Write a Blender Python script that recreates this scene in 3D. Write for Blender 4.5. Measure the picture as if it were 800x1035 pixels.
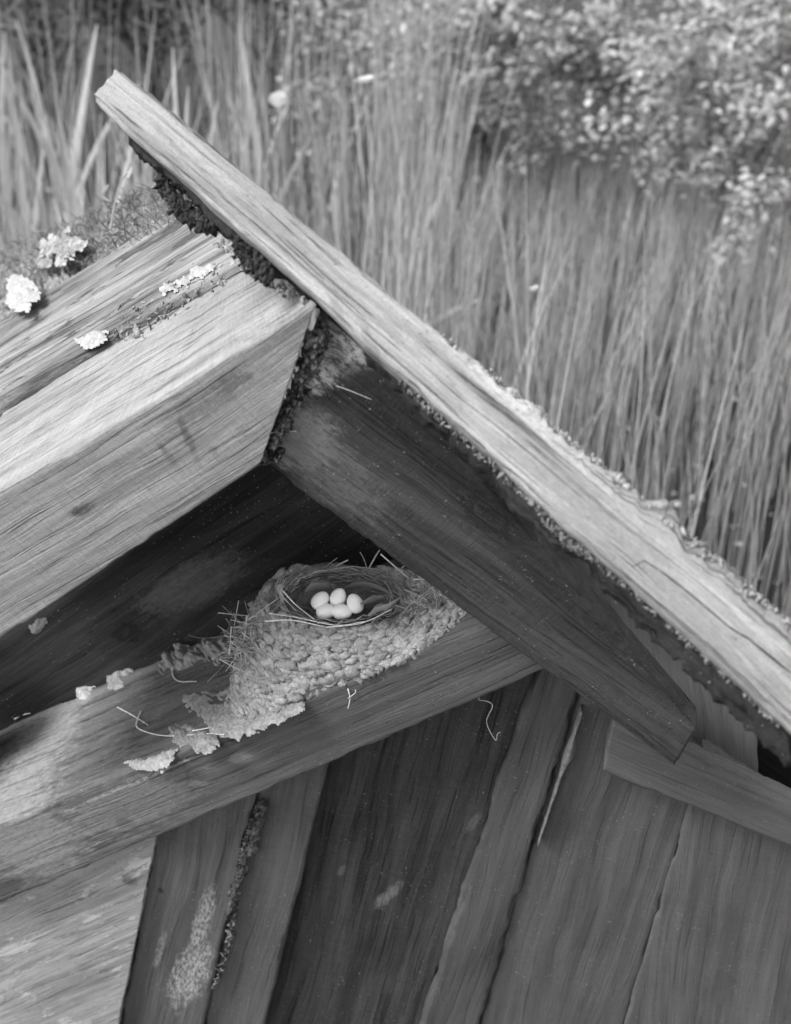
import bpy, bmesh, math, random
from mathutils import Vector, Matrix, noise, Quaternion
R = math.radians
random.seed(7)
for o in list(bpy.data.objects): bpy.data.objects.remove(o)
S = bpy.context.scene
COL = S.collection

# ------------------------------------------------------------------ camera
PITCH = R(36); HC = 1.9; VFOV = R(35)
cd = bpy.data.cameras.new('camera'); cam = bpy.data.objects.new('camera', cd); COL.objects.link(cam)
cam.location = (0, 0, HC); cam.rotation_euler = (R(90)-PITCH, 0, 0)
cd.sensor_fit = 'VERTICAL'; cd.sensor_height = 36; cd.lens = 18/math.tan(VFOV/2)
cd.clip_start = 0.02; cd.clip_end = 500
cd.dof.use_dof = True; cd.dof.focus_distance = 1.36; cd.dof.aperture_fstop = 7.0
S.camera = cam
# ------------------------------------------------------------------ sky and sun
SUN_EL = R(52); SUN_AZ = R(-105)        # azimuth of the sun from +Y, negative = to the left
w = bpy.data.worlds.new('World'); S.world = w; w.use_nodes = True
nt = w.node_tree; nt.nodes.clear()
sk = nt.nodes.new('ShaderNodeTexSky'); sk.sky_type = 'NISHITA'; sk.sun_disc = False
sk.sun_elevation = SUN_EL; sk.sun_rotation = SUN_AZ
bw = nt.nodes.new('ShaderNodeRGBToBW')
bg = nt.nodes.new('ShaderNodeBackground'); bg.inputs[1].default_value = 0.15
wo = nt.nodes.new('ShaderNodeOutputWorld')
nt.links.new(sk.outputs[0], bw.inputs[0]); nt.links.new(bw.outputs[0], bg.inputs[0]); nt.links.new(bg.outputs[0], wo.inputs[0])
sl = bpy.data.lights.new('sun', 'SUN'); sl.energy = 1.8; sl.angle = R(24); sl.color = (1, 1, 1)
so = bpy.data.objects.new('sun', sl); COL.objects.link(so)
sd = Vector((math.sin(SUN_AZ)*math.cos(SUN_EL), math.cos(SUN_AZ)*math.cos(SUN_EL), math.sin(SUN_EL)))
so.rotation_euler = sd.to_track_quat('Z', 'Y').to_euler(); so.location = (0, 0, 5)
S.view_settings.view_transform = 'Standard'; S.view_settings.look = 'None'
S.view_settings.gamma = 1; S.view_settings.exposure = 1.45; S.view_settings.use_curve_mapping = False

# ------------------------------------------------------------------ structural frame
FPX = 517.5/math.tan(VFOV/2)
FWD = Vector((0, math.cos(PITCH), -math.sin(PITCH))); UP = Vector((0, math.sin(PITCH), math.cos(PITCH)))
CAM = Vector((0, 0, HC))
YAW = R(7)
N = Vector((-math.sin(YAW), -math.cos(YAW), 0)); U = Vector((math.cos(YAW), -math.sin(YAW), 0))
O = Vector((0, 1.15, 0))
def ray(x, y): return (Vector((1, 0, 0))*(x-400) + UP*(517.5-y) + FWD*FPX)/FPX
def hit(x, y, p0, n):
    r = ray(x, y); return CAM + r*((p0-CAM).dot(n)/r.dot(n))
def W(x, y, s=0.0): return hit(x, y, O+N*s, N)     # a point of the gable plane that stands s metres proud of its back boards
def D_(x, y, d): return CAM + ray(x, y)*d

# ------------------------------------------------------------------ tagging
def put(name, mesh, parent=None, mat=None):
    o = bpy.data.objects.new(name, mesh); COL.objects.link(o)
    if mat: mesh.materials.append(mat)
    vs = mesh.vertices
    if parent is None:
        lo = Vector((sum(v.co.x for v in vs)/len(vs), sum(v.co.y for v in vs)/len(vs), min(v.co.z for v in vs)))
        mesh.transform(Matrix.Translation(-lo)); o.location = lo
    else:
        o.parent = parent
        off = Vector((0, 0, 0)); q = parent
        while q: off += q.location; q = q.parent
        mesh.transform(Matrix.Translation(-off))
    return o
def tag(o, label=None, cat=None, group=None, kind=None):
    if label: o['label'] = label
    if cat: o['category'] = cat
    if group: o['group'] = group
    if kind: o['kind'] = kind
    return o
def empty(name, loc):
    o = bpy.data.objects.new(name, None); COL.objects.link(o); o.location = loc; o.empty_display_size = .05
    return o

# ------------------------------------------------------------------ materials
def newmat(name):
    m = bpy.data.materials.new(name); m.use_nodes = True; t = m.node_tree
    b = t.nodes['Principled BSDF']; b.inputs['Roughness'].default_value = .9; b.inputs['Specular IOR Level'].default_value = .25
    return m, t, b
class G:
    """small node-graph helper"""
    def __init__(s, t): s.t = t
    def n(s, typ, **k):
        x = s.t.nodes.new(typ)
        for a, v in k.items(): setattr(x, a, v)
        return x
    def link(s, a, b): s.t.links.new(a, b)
    def val(s, x, inp):
        if isinstance(x, (int, float)): inp.default_value = x
        else: s.link(x, inp)
    def math(s, op, a, b=0.0, c=0.0, clamp=False):
        x = s.n('ShaderNodeMath', operation=op); x.use_clamp = clamp
        s.val(a, x.inputs[0]); s.val(b, x.inputs[1]); s.val(c, x.inputs[2]); return x.outputs[0]
    def mapr(s, v, a, b, c, d, smooth=True):
        x = s.n('ShaderNodeMapRange', interpolation_type='SMOOTHSTEP' if smooth else 'LINEAR')
        s.val(v, x.inputs[0])
        for i, q in enumerate((a, b, c, d)): x.inputs[i+1].default_value = q
        return x.outputs[0]
    def scale(s, vec, sc, off=(0, 0, 0)):
        x = s.n('ShaderNodeMapping'); s.link(vec, x.inputs[0]); x.inputs['Scale'].default_value = sc; x.inputs['Location'].default_value = off
        return x.outputs[0]
    def noise(s, vec, scale, detail=4, rough=.55, dist=0):
        x = s.n('ShaderNodeTexNoise'); s.link(vec, x.inputs['Vector']); x.inputs['Scale'].default_value = scale
        x.inputs['Detail'].default_value = detail; x.inputs['Roughness'].default_value = rough; x.inputs['Distortion'].default_value = dist
        return x.outputs[0]
    def mix(s, f, a, b):       # scalar mix
        x = s.n('ShaderNodeMix'); x.data_type = 'FLOAT'; s.val(f, x.inputs[0]); s.val(a, x.inputs[2]); s.val(b, x.inputs[3]); return x.outputs[0]
    def attr(s, name):
        x = s.n('ShaderNodeAttribute'); x.attribute_name = name; return x

def wood(name, light, dark, seed=0, streak=1.0, rings=.5, bump=.6, speck=.0, stain=.35, marks=(), fine=1.0, crust=0.0, crust_col=.5, ring_f=1.0, diag=0.0):
    """weathered sawn wood. marks: (x, y, rx, ry, angle, value, strength[, ring]) in board metres"""
    m, t, b = newmat(name); g = G(t)
    gc = g.attr('gc').outputs['Vector']
    off = (seed*3.17, seed*1.31, seed*.77)
    warp = g.noise(g.scale(gc, (3, 14, 14), off), 1.0, 3)
    # warped grain coords
    cx = g.n('ShaderNodeCombineXYZ'); g.link(g.math('MULTIPLY', warp, .03), cx.inputs[1])
    va = g.n('ShaderNodeVectorMath', operation='ADD'); g.link(gc, va.inputs[0]); g.link(cx.outputs[0], va.inputs[1]); v = va.outputs[0]
    broad = g.noise(g.scale(v, (4, 70, 70), off), 1.0, 5, .6)
    fin = g.noise(g.scale(v, (22, 620, 620), off), 1.0, 4, .7)
    blot = g.noise(g.scale(gc, (9, 22, 22), off), 1.0, 6, .62)
    wv = g.n('ShaderNodeTexWave', wave_type='BANDS', bands_direction='Y', wave_profile='SAW')
    g.link(g.scale(v, (2.2, 34*ring_f, 20), off), wv.inputs[0]); wv.inputs['Scale'].default_value = 1.0
    wv.inputs['Distortion'].default_value = 5; wv.inputs['Detail'].default_value = 3; wv.inputs['Detail Scale'].default_value = .8
    c = g.mix(g.mapr(broad, .3, .7, 0, 1), dark, light)
    c = g.mix(g.math('MULTIPLY', g.mapr(fin, .35, .7, 0, 1), .35*fine), c, g.math('MULTIPLY', c, .45))
    c = g.mix(g.math('MULTIPLY', wv.outputs['Fac'], rings), c, g.math('MULTIPLY', c, .5))
    c = g.mix(g.mapr(blot, .45, .72, 0, stain), c, g.math('MULTIPLY', c, .35))
    c = g.mix(g.mapr(blot, .45, .22, 0, .4), c, light)
    chk = g.noise(g.scale(v, (7, 300, 300), off), 1.0, 3, .6)
    ck = g.mapr(chk, .56, .66, 0, 1)
    ckm = g.math('MULTIPLY', ck, g.mapr(broad, .35, .65, .9, .3))
    c = g.mix(g.math('MULTIPLY', ckm, .6*fine), c, g.math('MULTIPLY', c, .35))
    dust = g.noise(g.scale(gc, (1, 1, 1), off), 900, 5, .75)
    c = g.math('MULTIPLY', c, g.mapr(dust, .3, .7, .72, 1.28, False))
    h = g.math('ADD', g.math('SUBTRACT', g.math('MULTIPLY', fin, .6*fine), g.math('SUBTRACT', g.math('MULTIPLY', ckm, 1.1*fine), g.math('MULTIPLY', dust, .35))), g.math('MULTIPLY', broad, 1.0*streak))
    h = g.math('SUBTRACT', h, g.math('MULTIPLY', wv.outputs['Fac'], rings*.8))
    if diag:                       # saw marks across the grain
        sw = g.noise(g.scale(gc, (420, 35, 35), off), 1.0, 2)
        c = g.mix(g.math('MULTIPLY', g.mapr(sw, .4, .65, 0, 1), diag*.5), c, g.math('MULTIPLY', c, .6)); h = g.math('ADD', h, g.math('MULTIPLY', sw, diag))
    sep = g.n('ShaderNodeSeparateXYZ'); g.link(gc, sep.inputs[0])
    edge = g.noise(g.scale(gc, (70, 150, 150), off), 1.0, 9, .78)
    flk = g.noise(g.scale(gc, (160, 420, 420), off), 1.0, 5, .7)
    for mk in marks:
        x, y, rx, ry, an, value, st = mk[:7]
        dx = g.math('SUBTRACT', sep.outputs[0], x); dy = g.math('SUBTRACT', sep.outputs[1], y)
        ca, sa = math.cos(an), math.sin(an)
        ex = g.math('DIVIDE', g.math('ADD', g.math('MULTIPLY', dx, ca), g.math('MULTIPLY', dy, sa)), rx)
        ey = g.math('DIVIDE', g.math('SUBTRACT', g.math('MULTIPLY', dy, ca), g.math('MULTIPLY', dx, sa)), ry)
        d = g.math('SQRT', g.math('ADD', g.math('MULTIPLY', ex, ex), g.math('MULTIPLY', ey, ey)))
        d2 = g.math('ADD', d, g.math('MULTIPLY', g.math('SUBTRACT', edge, .5), 2.0 if len(mk) > 7 else 2.6))
        if len(mk) > 7:            # a knot: rings round a centre
            rg = g.math('SINE', g.math('MULTIPLY', d2, mk[7]))
            msk = g.math('MULTIPLY', g.mapr(d, 1.35, .7, 0, 1), g.mapr(rg, .2, .9, .25, 1))
            h = g.math('SUBTRACT', h, g.math('MULTIPLY', msk, 1.0))
        else:
            msk = g.mapr(d2, 1.3, .55, 0, 1)
            msk = g.math('MULTIPLY', msk, g.mapr(flk, .33, .6, .5, 1))
            if value > .3: msk = g.math('MULTIPLY', msk, g.mapr(flk, .40, .56, .1, 1))
        c = g.mix(g.math('MULTIPLY', msk, st), c, value)
    if speck:
        sp = g.noise(g.scale(gc, (1, 1, 1), off), 330, 3, .6)
        sm = g.math('MULTIPLY', g.mapr(sp, .645, .70, 0, speck), g.mapr(g.noise(g.scale(gc, (1, 1, 1), off), 18, 3), .40, .62, .1, 1)); c = g.mix(sm, c, .42); h = g.math('ADD', h, sm)
        sp2 = g.noise(g.scale(gc, (1, 1.6, 1), off), 170, 4, .6)
        c = g.mix(g.mapr(sp2, .62, .70, 0, speck), c, g.math('MULTIPLY', c, .45))
    if crust:
        cr = g.noise(g.scale(gc, (14, 40, 40), off), 1.0, 7, .72)
        cm = g.mapr(cr, .62-.22*crust, .70-.22*crust, 0, 1); c = g.mix(cm, c, crust_col); h = g.math('ADD', h, g.math('MULTIPLY', cm, .8))
    rgb = g.n('ShaderNodeCombineColor')
    for i in range(3): g.link(c, rgb.inputs[i])
    g.link(rgb.outputs[0], b.inputs['Base Color'])
    bp = g.n('ShaderNodeBump'); bp.inputs['Strength'].default_value = bump; bp.inputs['Distance'].default_value = .0022
    g.link(h, bp.inputs['Height']); g.link(bp.outputs[0], b.inputs['Normal'])
    return m

def rough_mat(name, a, bb, scale=120, bump=.7, dist=.001, rough=.9, spec=.2, sss=0, use_attr=False, thr=(.35, .68)):
    m, t, b = newmat(name); g = G(t); b.inputs['Roughness'].default_value = rough; b.inputs['Specular IOR Level'].default_value = spec
    tc = g.n('ShaderNodeTexCoord').outputs['Object']
    n1 = g.noise(tc, scale, 6, .65); n2 = g.noise(tc, scale*.2, 4, .6)
    f = g.math('ADD', g.math('MULTIPLY', n1, .6), g.math('MULTIPLY', n2, .4))
    c = g.mix(g.mapr(f, thr[0], thr[1], 0, 1), a, bb)
    if use_attr:
        c = g.math('MULTIPLY', c, g.attr('tone').outputs['Fac'])
    rgb = g.n('ShaderNodeCombineColor')
    for i in range(3): g.link(c, rgb.inputs[i])
    g.link(rgb.outputs[0], b.inputs['Base Color'])
    if bump:
        bp = g.n('ShaderNodeBump'); bp.inputs['Strength'].default_value = bump; bp.inputs['Distance'].default_value = dist
        g.link(n1, bp.inputs['Height']); g.link(bp.outputs[0], b.inputs['Normal'])
    return m
def leaf_mat(name, lo, hi, trans=.35, rough=.55):
    """tone attribute (0..1) picks the leaf's own colour between lo and hi"""
    m, t, b = newmat(name); g = G(t); b.inputs['Roughness'].default_value = rough
    tc = g.n('ShaderNodeTexCoord').outputs['Object']
    c = g.mix(g.attr('tone').outputs['Fac'], lo, hi)
    c = g.mix(g.mapr(g.noise(tc, 25, 3), .35, .7, 0, .4), c, g.math('MULTIPLY', c, .5))
    rgb = g.n('ShaderNodeCombineColor')
    for i in range(3): g.link(c, rgb.inputs[i])
    g.link(rgb.outputs[0], b.inputs['Base Color'])
    tr = g.n('ShaderNodeBsdfTranslucent'); g.link(rgb.outputs[0], tr.inputs[0])
    mx = g.n('ShaderNodeMixShader'); mx.inputs[0].default_value = trans
    g.link(b.outputs[0], mx.inputs[1]); g.link(tr.outputs[0], mx.inputs[2])
    g.link(mx.outputs[0], t.nodes['Material Output'].inputs[0])
    return m

# ------------------------------------------------------------------ mesh builders
def nz(x, y=0., z=0.): return noise.noise(Vector((x, y, z)))
class Board:
    """A sawn board given by its 4 front corners (TL, TR, BR, BL; length runs TL->TR or, for along='v', TL->BL) and a thickness vector.
    It has its own grain frame so that the surface follows the board."""
    def __init__(s, TL, TR, BR, BL, back, along='u', seed=0):
        s.c = (TL, TR, BR, BL); s.back = back; s.seed = seed; s.along = along
        if along == 'u': L = (TR+BR)/2-(TL+BL)/2
        else: L = (BL+BR)/2-(TL+TR)/2
        s.L = L.normalized(); s.T = back.normalized(); s.Wd = s.T.cross(s.L).normalized(); s.T = s.L.cross(s.Wd).normalized()
        s.o = TL
    def gc(s, p):
        d = p-s.o; return (d.dot(s.L), d.dot(s.Wd), d.dot(s.T))
    def mark(s, p, rx, ry, an, value, st, *ring):
        q = s.gc(p); return (q[0], q[1], rx, ry, an, value, st)+ring
    def build(s, name, mat, parent, res=.004, chip=.0025, rag=.004, ripple=.0005, bow=0.0, extra=None):
        TL, TR, BR, BL = s.c; bk = s.back
        lu = max((TR-TL).length, (BR-BL).length); lv = max((BL-TL).length, (BR-TR).length); lt = bk.length
        nu = max(2, min(420, int(lu/res))); nv = max(2, min(300, int(lv/res))); nk = max(2, int(lt/res))
        bm = bmesh.new(); lay = bm.verts.layers.float_vector.new('gc'); V = {}
        sd = s.seed*7.3
        Uh = (TR-TL).normalized(); Vh = (BL-TL).normalized(); Th = bk.normalized()
        def vert(i, j, k):
            key = (i, j, k)
            if key in V: return V[key]
            u, v, t = i/nu, j/nv, k/nk
            p = (TL*(1-u)+TR*u)*(1-v)+(BL*(1-u)+BR*u)*v + bk*t
            q = s.gc(p); a, b_, c_ = q
            du = min(u, 1-u)*lu; dv = min(v, 1-v)*lv; dt = min(t, 1-t)*lt
            su = 1 if u < .5 else -1; sv = 1 if v < .5 else -1; st = 1 if t < .5 else -1
            c = chip*2.2
            fd = lambda x: max(0, 1-x/c)**2
            if s.along == 'u': lo, en = a, 1
            else: lo, en = a, 0
            n1 = .35+max(0, nz(lo*28+sd, b_*9, sd)+.35*nz(lo*110, sd, c_*20))*2.0
            # long edges: chipped and rounded
            if s.along == 'u':
                p = p + Vh*sv*chip*n1*fd(dt)*fd(dv)*1.2 + Th*st*chip*n1*fd(dv)*fd(dt)*.8
                if dv == 0: p = p + Vh*(rag*.5*nz(lo*14+sd, sv*3, 1)+rag*.25*nz(lo*60+sd, sv, 4))
                if du < c: p = p + Uh*su*(max(0, 1-du/c)**2)*(rag*.8*abs(nz(b_*120+sd, c_*90, 2))+rag*.5*(nz(b_*30, c_*30, sd)+.5))
            else:
                p = p + Uh*su*chip*n1*fd(dt)*fd(du)*1.2 + Th*st*chip*n1*fd(du)*fd(dt)*.8
                if du == 0: p = p + Uh*(rag*.5*nz(lo*14+sd, su*3, 1)+rag*.25*nz(lo*60+sd, su, 4))
                if dv < c: p = p + Vh*sv*(max(0, 1-dv/c)**2)*(rag*.8*abs(nz(b_*120+sd, c_*90, 2)))
            rp = ripple*(nz(a*6+sd, b_*90, c_*90)+.6*nz(a*14, b_*260+sd, c_*200)+1.5*nz(a*9, b_*14, sd))
            if t in (0., 1.): p = p - Th*rp*(1 if t == 0 else -1)
            elif v in (0., 1.): p = p - Vh*rp*(1 if v == 0 else -1)
            elif u in (0., 1.): p = p - Uh*rp*(1 if u == 0 else -1)
            if extra: p = extra(p, u, v, t)
            x = bm.verts.new(p); x[lay] = (q[0], q[1], q[2]); V[key] = x
            return x
        F = bm.faces.new
        for i in range(nu):
            for j in range(nv):
                F((vert(i, j, 0), vert(i, j+1, 0), vert(i+1, j+1, 0), vert(i+1, j, 0)))
                F((vert(i, j, nk), vert(i+1, j, nk), vert(i+1, j+1, nk), vert(i, j+1, nk)))
        for i in range(nu):
            for k in range(nk):
                F((vert(i, 0, k), vert(i+1, 0, k), vert(i+1, 0, k+1), vert(i, 0, k+1)))
                F((vert(i, nv, k), vert(i, nv, k+1), vert(i+1, nv, k+1), vert(i+1, nv, k)))
        for j in range(nv):
            for k in range(nk):
                F((vert(0, j, k), vert(0, j, k+1), vert(0, j+1, k+1), vert(0, j+1, k)))
                F((vert(nu, j, k), vert(nu, j+1, k), vert(nu, j+1, k+1), vert(nu, j, k+1)))
        bmesh.ops.recalc_face_normals(bm, faces=bm.faces)
        me = bpy.data.meshes.new(name); bm.to_mesh(me); bm.free()
        me.shade_smooth()
        return put(name, me, parent, mat)

ICO = {}
def ico(sub):
    if sub not in ICO:
        b = bmesh.new(); bmesh.ops.create_icosphere(b, subdivisions=sub, radius=1)
        ICO[sub] = ([v.co.copy() for v in b.verts], [[v.index for v in f.verts] for f in b.faces]); b.free()
    return ICO[sub]
class MB:
    def __init__(s): s.v = []; s.f = []; s.tone = []; s.uset = False
    def add(s, vs, fs, tone=None):
        k = len(s.v); s.v += [tuple(p) for p in vs]; s.f += [tuple(i+k for i in f) for f in fs]
        s.tone += [1.0 if tone is None else tone]*len(vs)
        if tone is not None: s.uset = True
    def lump(s, p, r, sc=(1, 1, 1), rot=None, rough=.25, sub=2, tone=None, fr=1.6):
        vs, fs = ico(sub); q = rot or Quaternion((random.random()*2-1, random.random()*2-1, random.random()*2-1, random.random()*2-1)).normalized()
        se = random.uniform(0, 99); out = []
        for v in vs:
            k = 1+rough*nz(v.x*fr+se, v.y*fr, v.z*fr)*2+rough*.5*nz(v.x*fr*3, v.y*fr*3+se, v.z*fr*3)
            out.append(Vector(p)+q @ Vector((v.x*sc[0]*r*k, v.y*sc[1]*r*k, v.z*sc[2]*r*k)))
        s.add(out, fs, tone)
    def tube(s, pts, r0, r1=None, seg=5, tone=None, cap=True):
        r1 = r0 if r1 is None else r1; pts = [Vector(p) for p in pts]; n = len(pts); vs = []; fs = []
        for i, p in enumerate(pts):
            d = (pts[min(i+1, n-1)]-pts[max(i-1, 0)]).normalized()
            a = d.cross(Vector((.3, .2, .93))).normalized(); b = d.cross(a)
            r = r0+(r1-r0)*i/(n-1)
            for k in range(seg):
                th = k*2*math.pi/seg; vs.append(p+(a*math.cos(th)+b*math.sin(th))*r)
        for i in range(n-1):
            for k in range(seg):
                fs.append((i*seg+k, i*seg+(k+1) % seg, (i+1)*seg+(k+1) % seg, (i+1)*seg+k))
        if cap: fs.append(tuple(range(seg))[::-1]); fs.append(tuple((n-1)*seg+k for k in range(seg)))
        s.add(vs, fs, tone)
    def ribbon(s, pts, side, w0, tone=None, tip=.15, keel=.25, base=.6):
        """a leaf blade: folded strip, three vertices across"""
        n = len(pts); vs = []; fs = []
        for i, p in enumerate(pts):
            t = i/(n-1); d = (pts[min(i+1, n-1)]-pts[max(i-1, 0)]).normalized()
            sd = (side-d*side.dot(d)).normalized(); nn = d.cross(sd)
            ww = w0*.5*(base+(1-base)*min(1, t*4))*(1 if t < .55 else 1-(1-tip)*((t-.55)/.45)**1.5)
            vs += [p-sd*ww, p+nn*ww*keel, p+sd*ww]
        for i in range(n-1):
            a = i*3; fs += [(a, a+1, a+4, a+3), (a+1, a+2, a+5, a+4)]
        s.add(vs, fs, tone)
    def build(s, name, mat, parent=None, smooth=True):
        me = bpy.data.meshes.new(name); me.from_pydata(s.v, [], s.f); me.update()
        if s.uset:
            at = me.attributes.new('tone', 'FLOAT', 'POINT'); at.data.foreach_set('value', s.tone)
        if smooth: me.shade_smooth()
        return put(name, me, parent, mat)
def smooth_path(pts, n=6):
    """Catmull-Rom"""
    pts = [Vector(p) for p in pts]
    P = [pts[0]*2-pts[1]]+pts+[pts[-1]*2-pts[-2]]; out = []
    for i in range(1, len(P)-2):
        for k in range(n):
            t = k/n; a, b, c, d = P[i-1], P[i], P[i+1], P[i+2]
            out.append(.5*((2*b)+(c-a)*t+(2*a-5*b+4*c-d)*t*t+(3*b-a-3*c+d)*t**3))
    out.append(pts[-1]); return out

# ------------------------------------------------------------------ planes of the members
SB, SC, SD = .175, .162, .130
# =================================================================== SETTING
water_m, t_, b_ = newmat('dark_water'); b_.inputs['Base Color'].default_value = (.012, .012, .012, 1); b_.inputs['Roughness'].default_value = .3; b_.inputs['Specular IOR Level'].default_value = .25
g_ = G(t_); bp = g_.n('ShaderNodeBump'); bp.inputs['Distance'].default_value = .004; bp.inputs['Strength'].default_value = .3
g_.link(g_.noise(g_.n('ShaderNodeTexCoord').outputs['Object'], 6, 3), bp.inputs['Height']); g_.link(bp.outputs[0], b_.inputs['Normal'])
def sheet(name, z, sz, mat, n=2):
    m = MB(); vs = []; fs = []
    for i in range(n+1):
        for j in range(n+1): vs.append((-sz+2*sz*i/n, -sz+2*sz*j/n+4, z))
    for i in range(n):
        for j in range(n): fs.append((i*(n+1)+j, (i+1)*(n+1)+j, (i+1)*(n+1)+j+1, i*(n+1)+j+1))
    m.add(vs, fs); return tag(m.build(name, mat), kind='structure')
sheet('ground', -.12, 120, rough_mat('marsh_mud', .02, .06, 8))
sheet('water', 0, 118, water_m)

# =================================================================== THE SHED GABLE
root = empty('wooden_gable', W(400, 900, .06)*1.0); root.location.z = 0
tag(root, 'weathered gable of a low wooden shed with peaked frame and rough sawn boards', 'shed')
def front_board(px, s, thick, along, seed, **k):
    c = [W(x, y, s) for x, y in px]; return Board(*c, -N*thick, along, seed)

# --- upright back boards under the ledge, carried on down into the water
def down(p, q, z=-.1):
    """carry the line p->q on down to height z"""
    d = q-p; return p+d*((z-p.z)/d.z)
M_dark = dict(speck=.5)
def upright(tl, tr, br, bl, s, thick, seed, mat, **k):
    a, b, c, d = W(*tl, s), W(*tr, s), W(*br, s), W(*bl, s)
    B = Board(a, b, down(b, c), down(a, d), -N*thick, 'v', seed)
    m = mat(B) if callable(mat) else mat
    return B.build('wall_board', m, root, **k)
upright((160, 825), (263, 780), (214, 1000), (128, 1000), .108, .022, 1,
        lambda B: wood('wall_wood_flaked', .14, .08, 1, speck=.6, rings=.25, bump=.5, marks=[
            B.mark(W(192, 985, .108), .055, .018, .12, .42, .75), B.mark(W(205, 930, .108), .05, .008, .05, .40, .7),
            B.mark(W(162, 960, .108), .03, .004, .05, .36, .6), B.mark(W(163, 900, .108), .004, .003, 0, .02, .9)]), rag=.006)
upright((263, 782), (338, 750), (277, 1000), (214, 1000), .100, .022, 2, wood('wall_wood_mid', .125, .085, 2, speck=.5, rings=.15, bump=.55, diag=.3, fine=.7), rag=.005)
upright((330, 745), (556, 640), (438, 1000), (268, 1000), .078, .02, 3,
        lambda B: wood('wall_wood_roughsawn', .085, .035, 3, speck=.7, rings=.25, bump=1.0, diag=.6, marks=[
            B.mark(W(392, 905, .078), .022, .006, .35, .22, .7), B.mark(W(480, 830, .078), .016, .004, .2, .16, .6), B.mark(W(345, 880, .078), .01, .003, .2, .17, .6)]))
upright((548, 660), (588, 690), (497, 1000), (436, 1000), .090, .022, 4, wood('wall_wood_narrow', .11, .07, 4, speck=.4, rings=.25, bump=.6, fine=.7), rag=.009, chip=.005)
upright((586, 690), (712, 770), (642, 1000), (495, 1000), .084, .022, 5,
        lambda B: wood('wall_wood_knotty', .12, .08, 5, speck=.4, rings=.3, bump=.5, diag=.25, fine=.65, ring_f=.6))
upright((711, 760), (860, 860), (850, 1010), (641, 1000), .0865, .022, 6, wood('wall_wood_right', .13, .09, 6, speck=.35, rings=.2, bump=.5, diag=.25, fine=.6))
# ragged pale splinter on the free edge of the narrow board
mb = MB(); vs = []; fs = []; ns = 60
for k in range(ns):
    t = k/(ns-1); x = 588-44*t; y = 716+136*t; hw = (2.2+1.3*nz(t*9, 4)+1.0*nz(t*31, 4)+4.2*math.exp(-((t-.36)/.08)**2))*(1-t)**.5*min(1, t*12+.3)+.2
    for a_, d_ in ((-.35, .006), (-.1, -.004), (.5, -.0045), (1.1, .006)): vs.append(W(x+hw*a_*1.7, y+nz(t*40, a_)*2, .090)-N*d_)
for k in range(ns-1):
    for q in range(3): fs.append((k*4+q, k*4+q+1, k*4+q+5, k*4+q+4))
mb.add(vs, fs)
tag(mb.build('splinter', rough_mat('splinter_wood', .10, .22, 300), root), 'pale split edge of a narrow wall board')

# --- short pale horizontal board, lower left
c = [W(x, y, .118) for x, y in ((-90, 925), (166, 815), (116, 1060), (-140, 1180))]
B = Board(*c, -N*.024, 'u', 9)
o = B.build('side_board', wood('side_wood', .44, .26, 9, speck=.9, rings=.2, bump=.8, stain=.45, crust=.45, crust_col=.46, marks=[B.mark(W(131, 890, .118), .008, .008, 0, .07, .8), B.mark(W(70, 945, .118), .022, .0035, .1, .12, .7), B.mark(W(110, 980, .118), .014, .003, .1, .12, .7)]), root, rag=.005)
tag(o, 'pale flaking short board at the lower left')
# --- corner posts and rear rail that carry the gable (behind the boards)
for x in (-60, 850):
    a, b_, c_, d_ = W(x-30, 700, .05), W(x+30, 700, .05), W(x-30+10, 1000, .05), W(x+30+10, 1000, .05)
    P = Board(a, b_, down(b_, c_), down(a, d_), -N*.06, 'v', 20+x)
    P.build('post', wood('post_wood', .10, .05, 21), root, res=.012)

# --- boards behind the nest
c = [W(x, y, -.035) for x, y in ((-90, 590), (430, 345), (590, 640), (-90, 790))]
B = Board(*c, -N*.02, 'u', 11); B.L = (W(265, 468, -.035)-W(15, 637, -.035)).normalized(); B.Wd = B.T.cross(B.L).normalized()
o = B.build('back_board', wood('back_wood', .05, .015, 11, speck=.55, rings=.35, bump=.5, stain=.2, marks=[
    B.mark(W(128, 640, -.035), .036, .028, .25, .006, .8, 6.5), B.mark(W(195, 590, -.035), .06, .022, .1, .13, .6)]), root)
tag(o, 'dark knotty board behind the nest')
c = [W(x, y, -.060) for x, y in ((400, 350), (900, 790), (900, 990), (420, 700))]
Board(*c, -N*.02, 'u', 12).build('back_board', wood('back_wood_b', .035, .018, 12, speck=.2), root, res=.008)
# grey board seen in the gap between rafter and top plank
c = [W(x, y, .045) for x, y in ((560, 545), (766, 660), (767, 825), (600, 760))]
Board(*c, -N*.02, 'v', 13).build('inner_board', wood('inner_wood', .22, .16, 13, rings=.1, bump=.2), root, res=.006)

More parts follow.
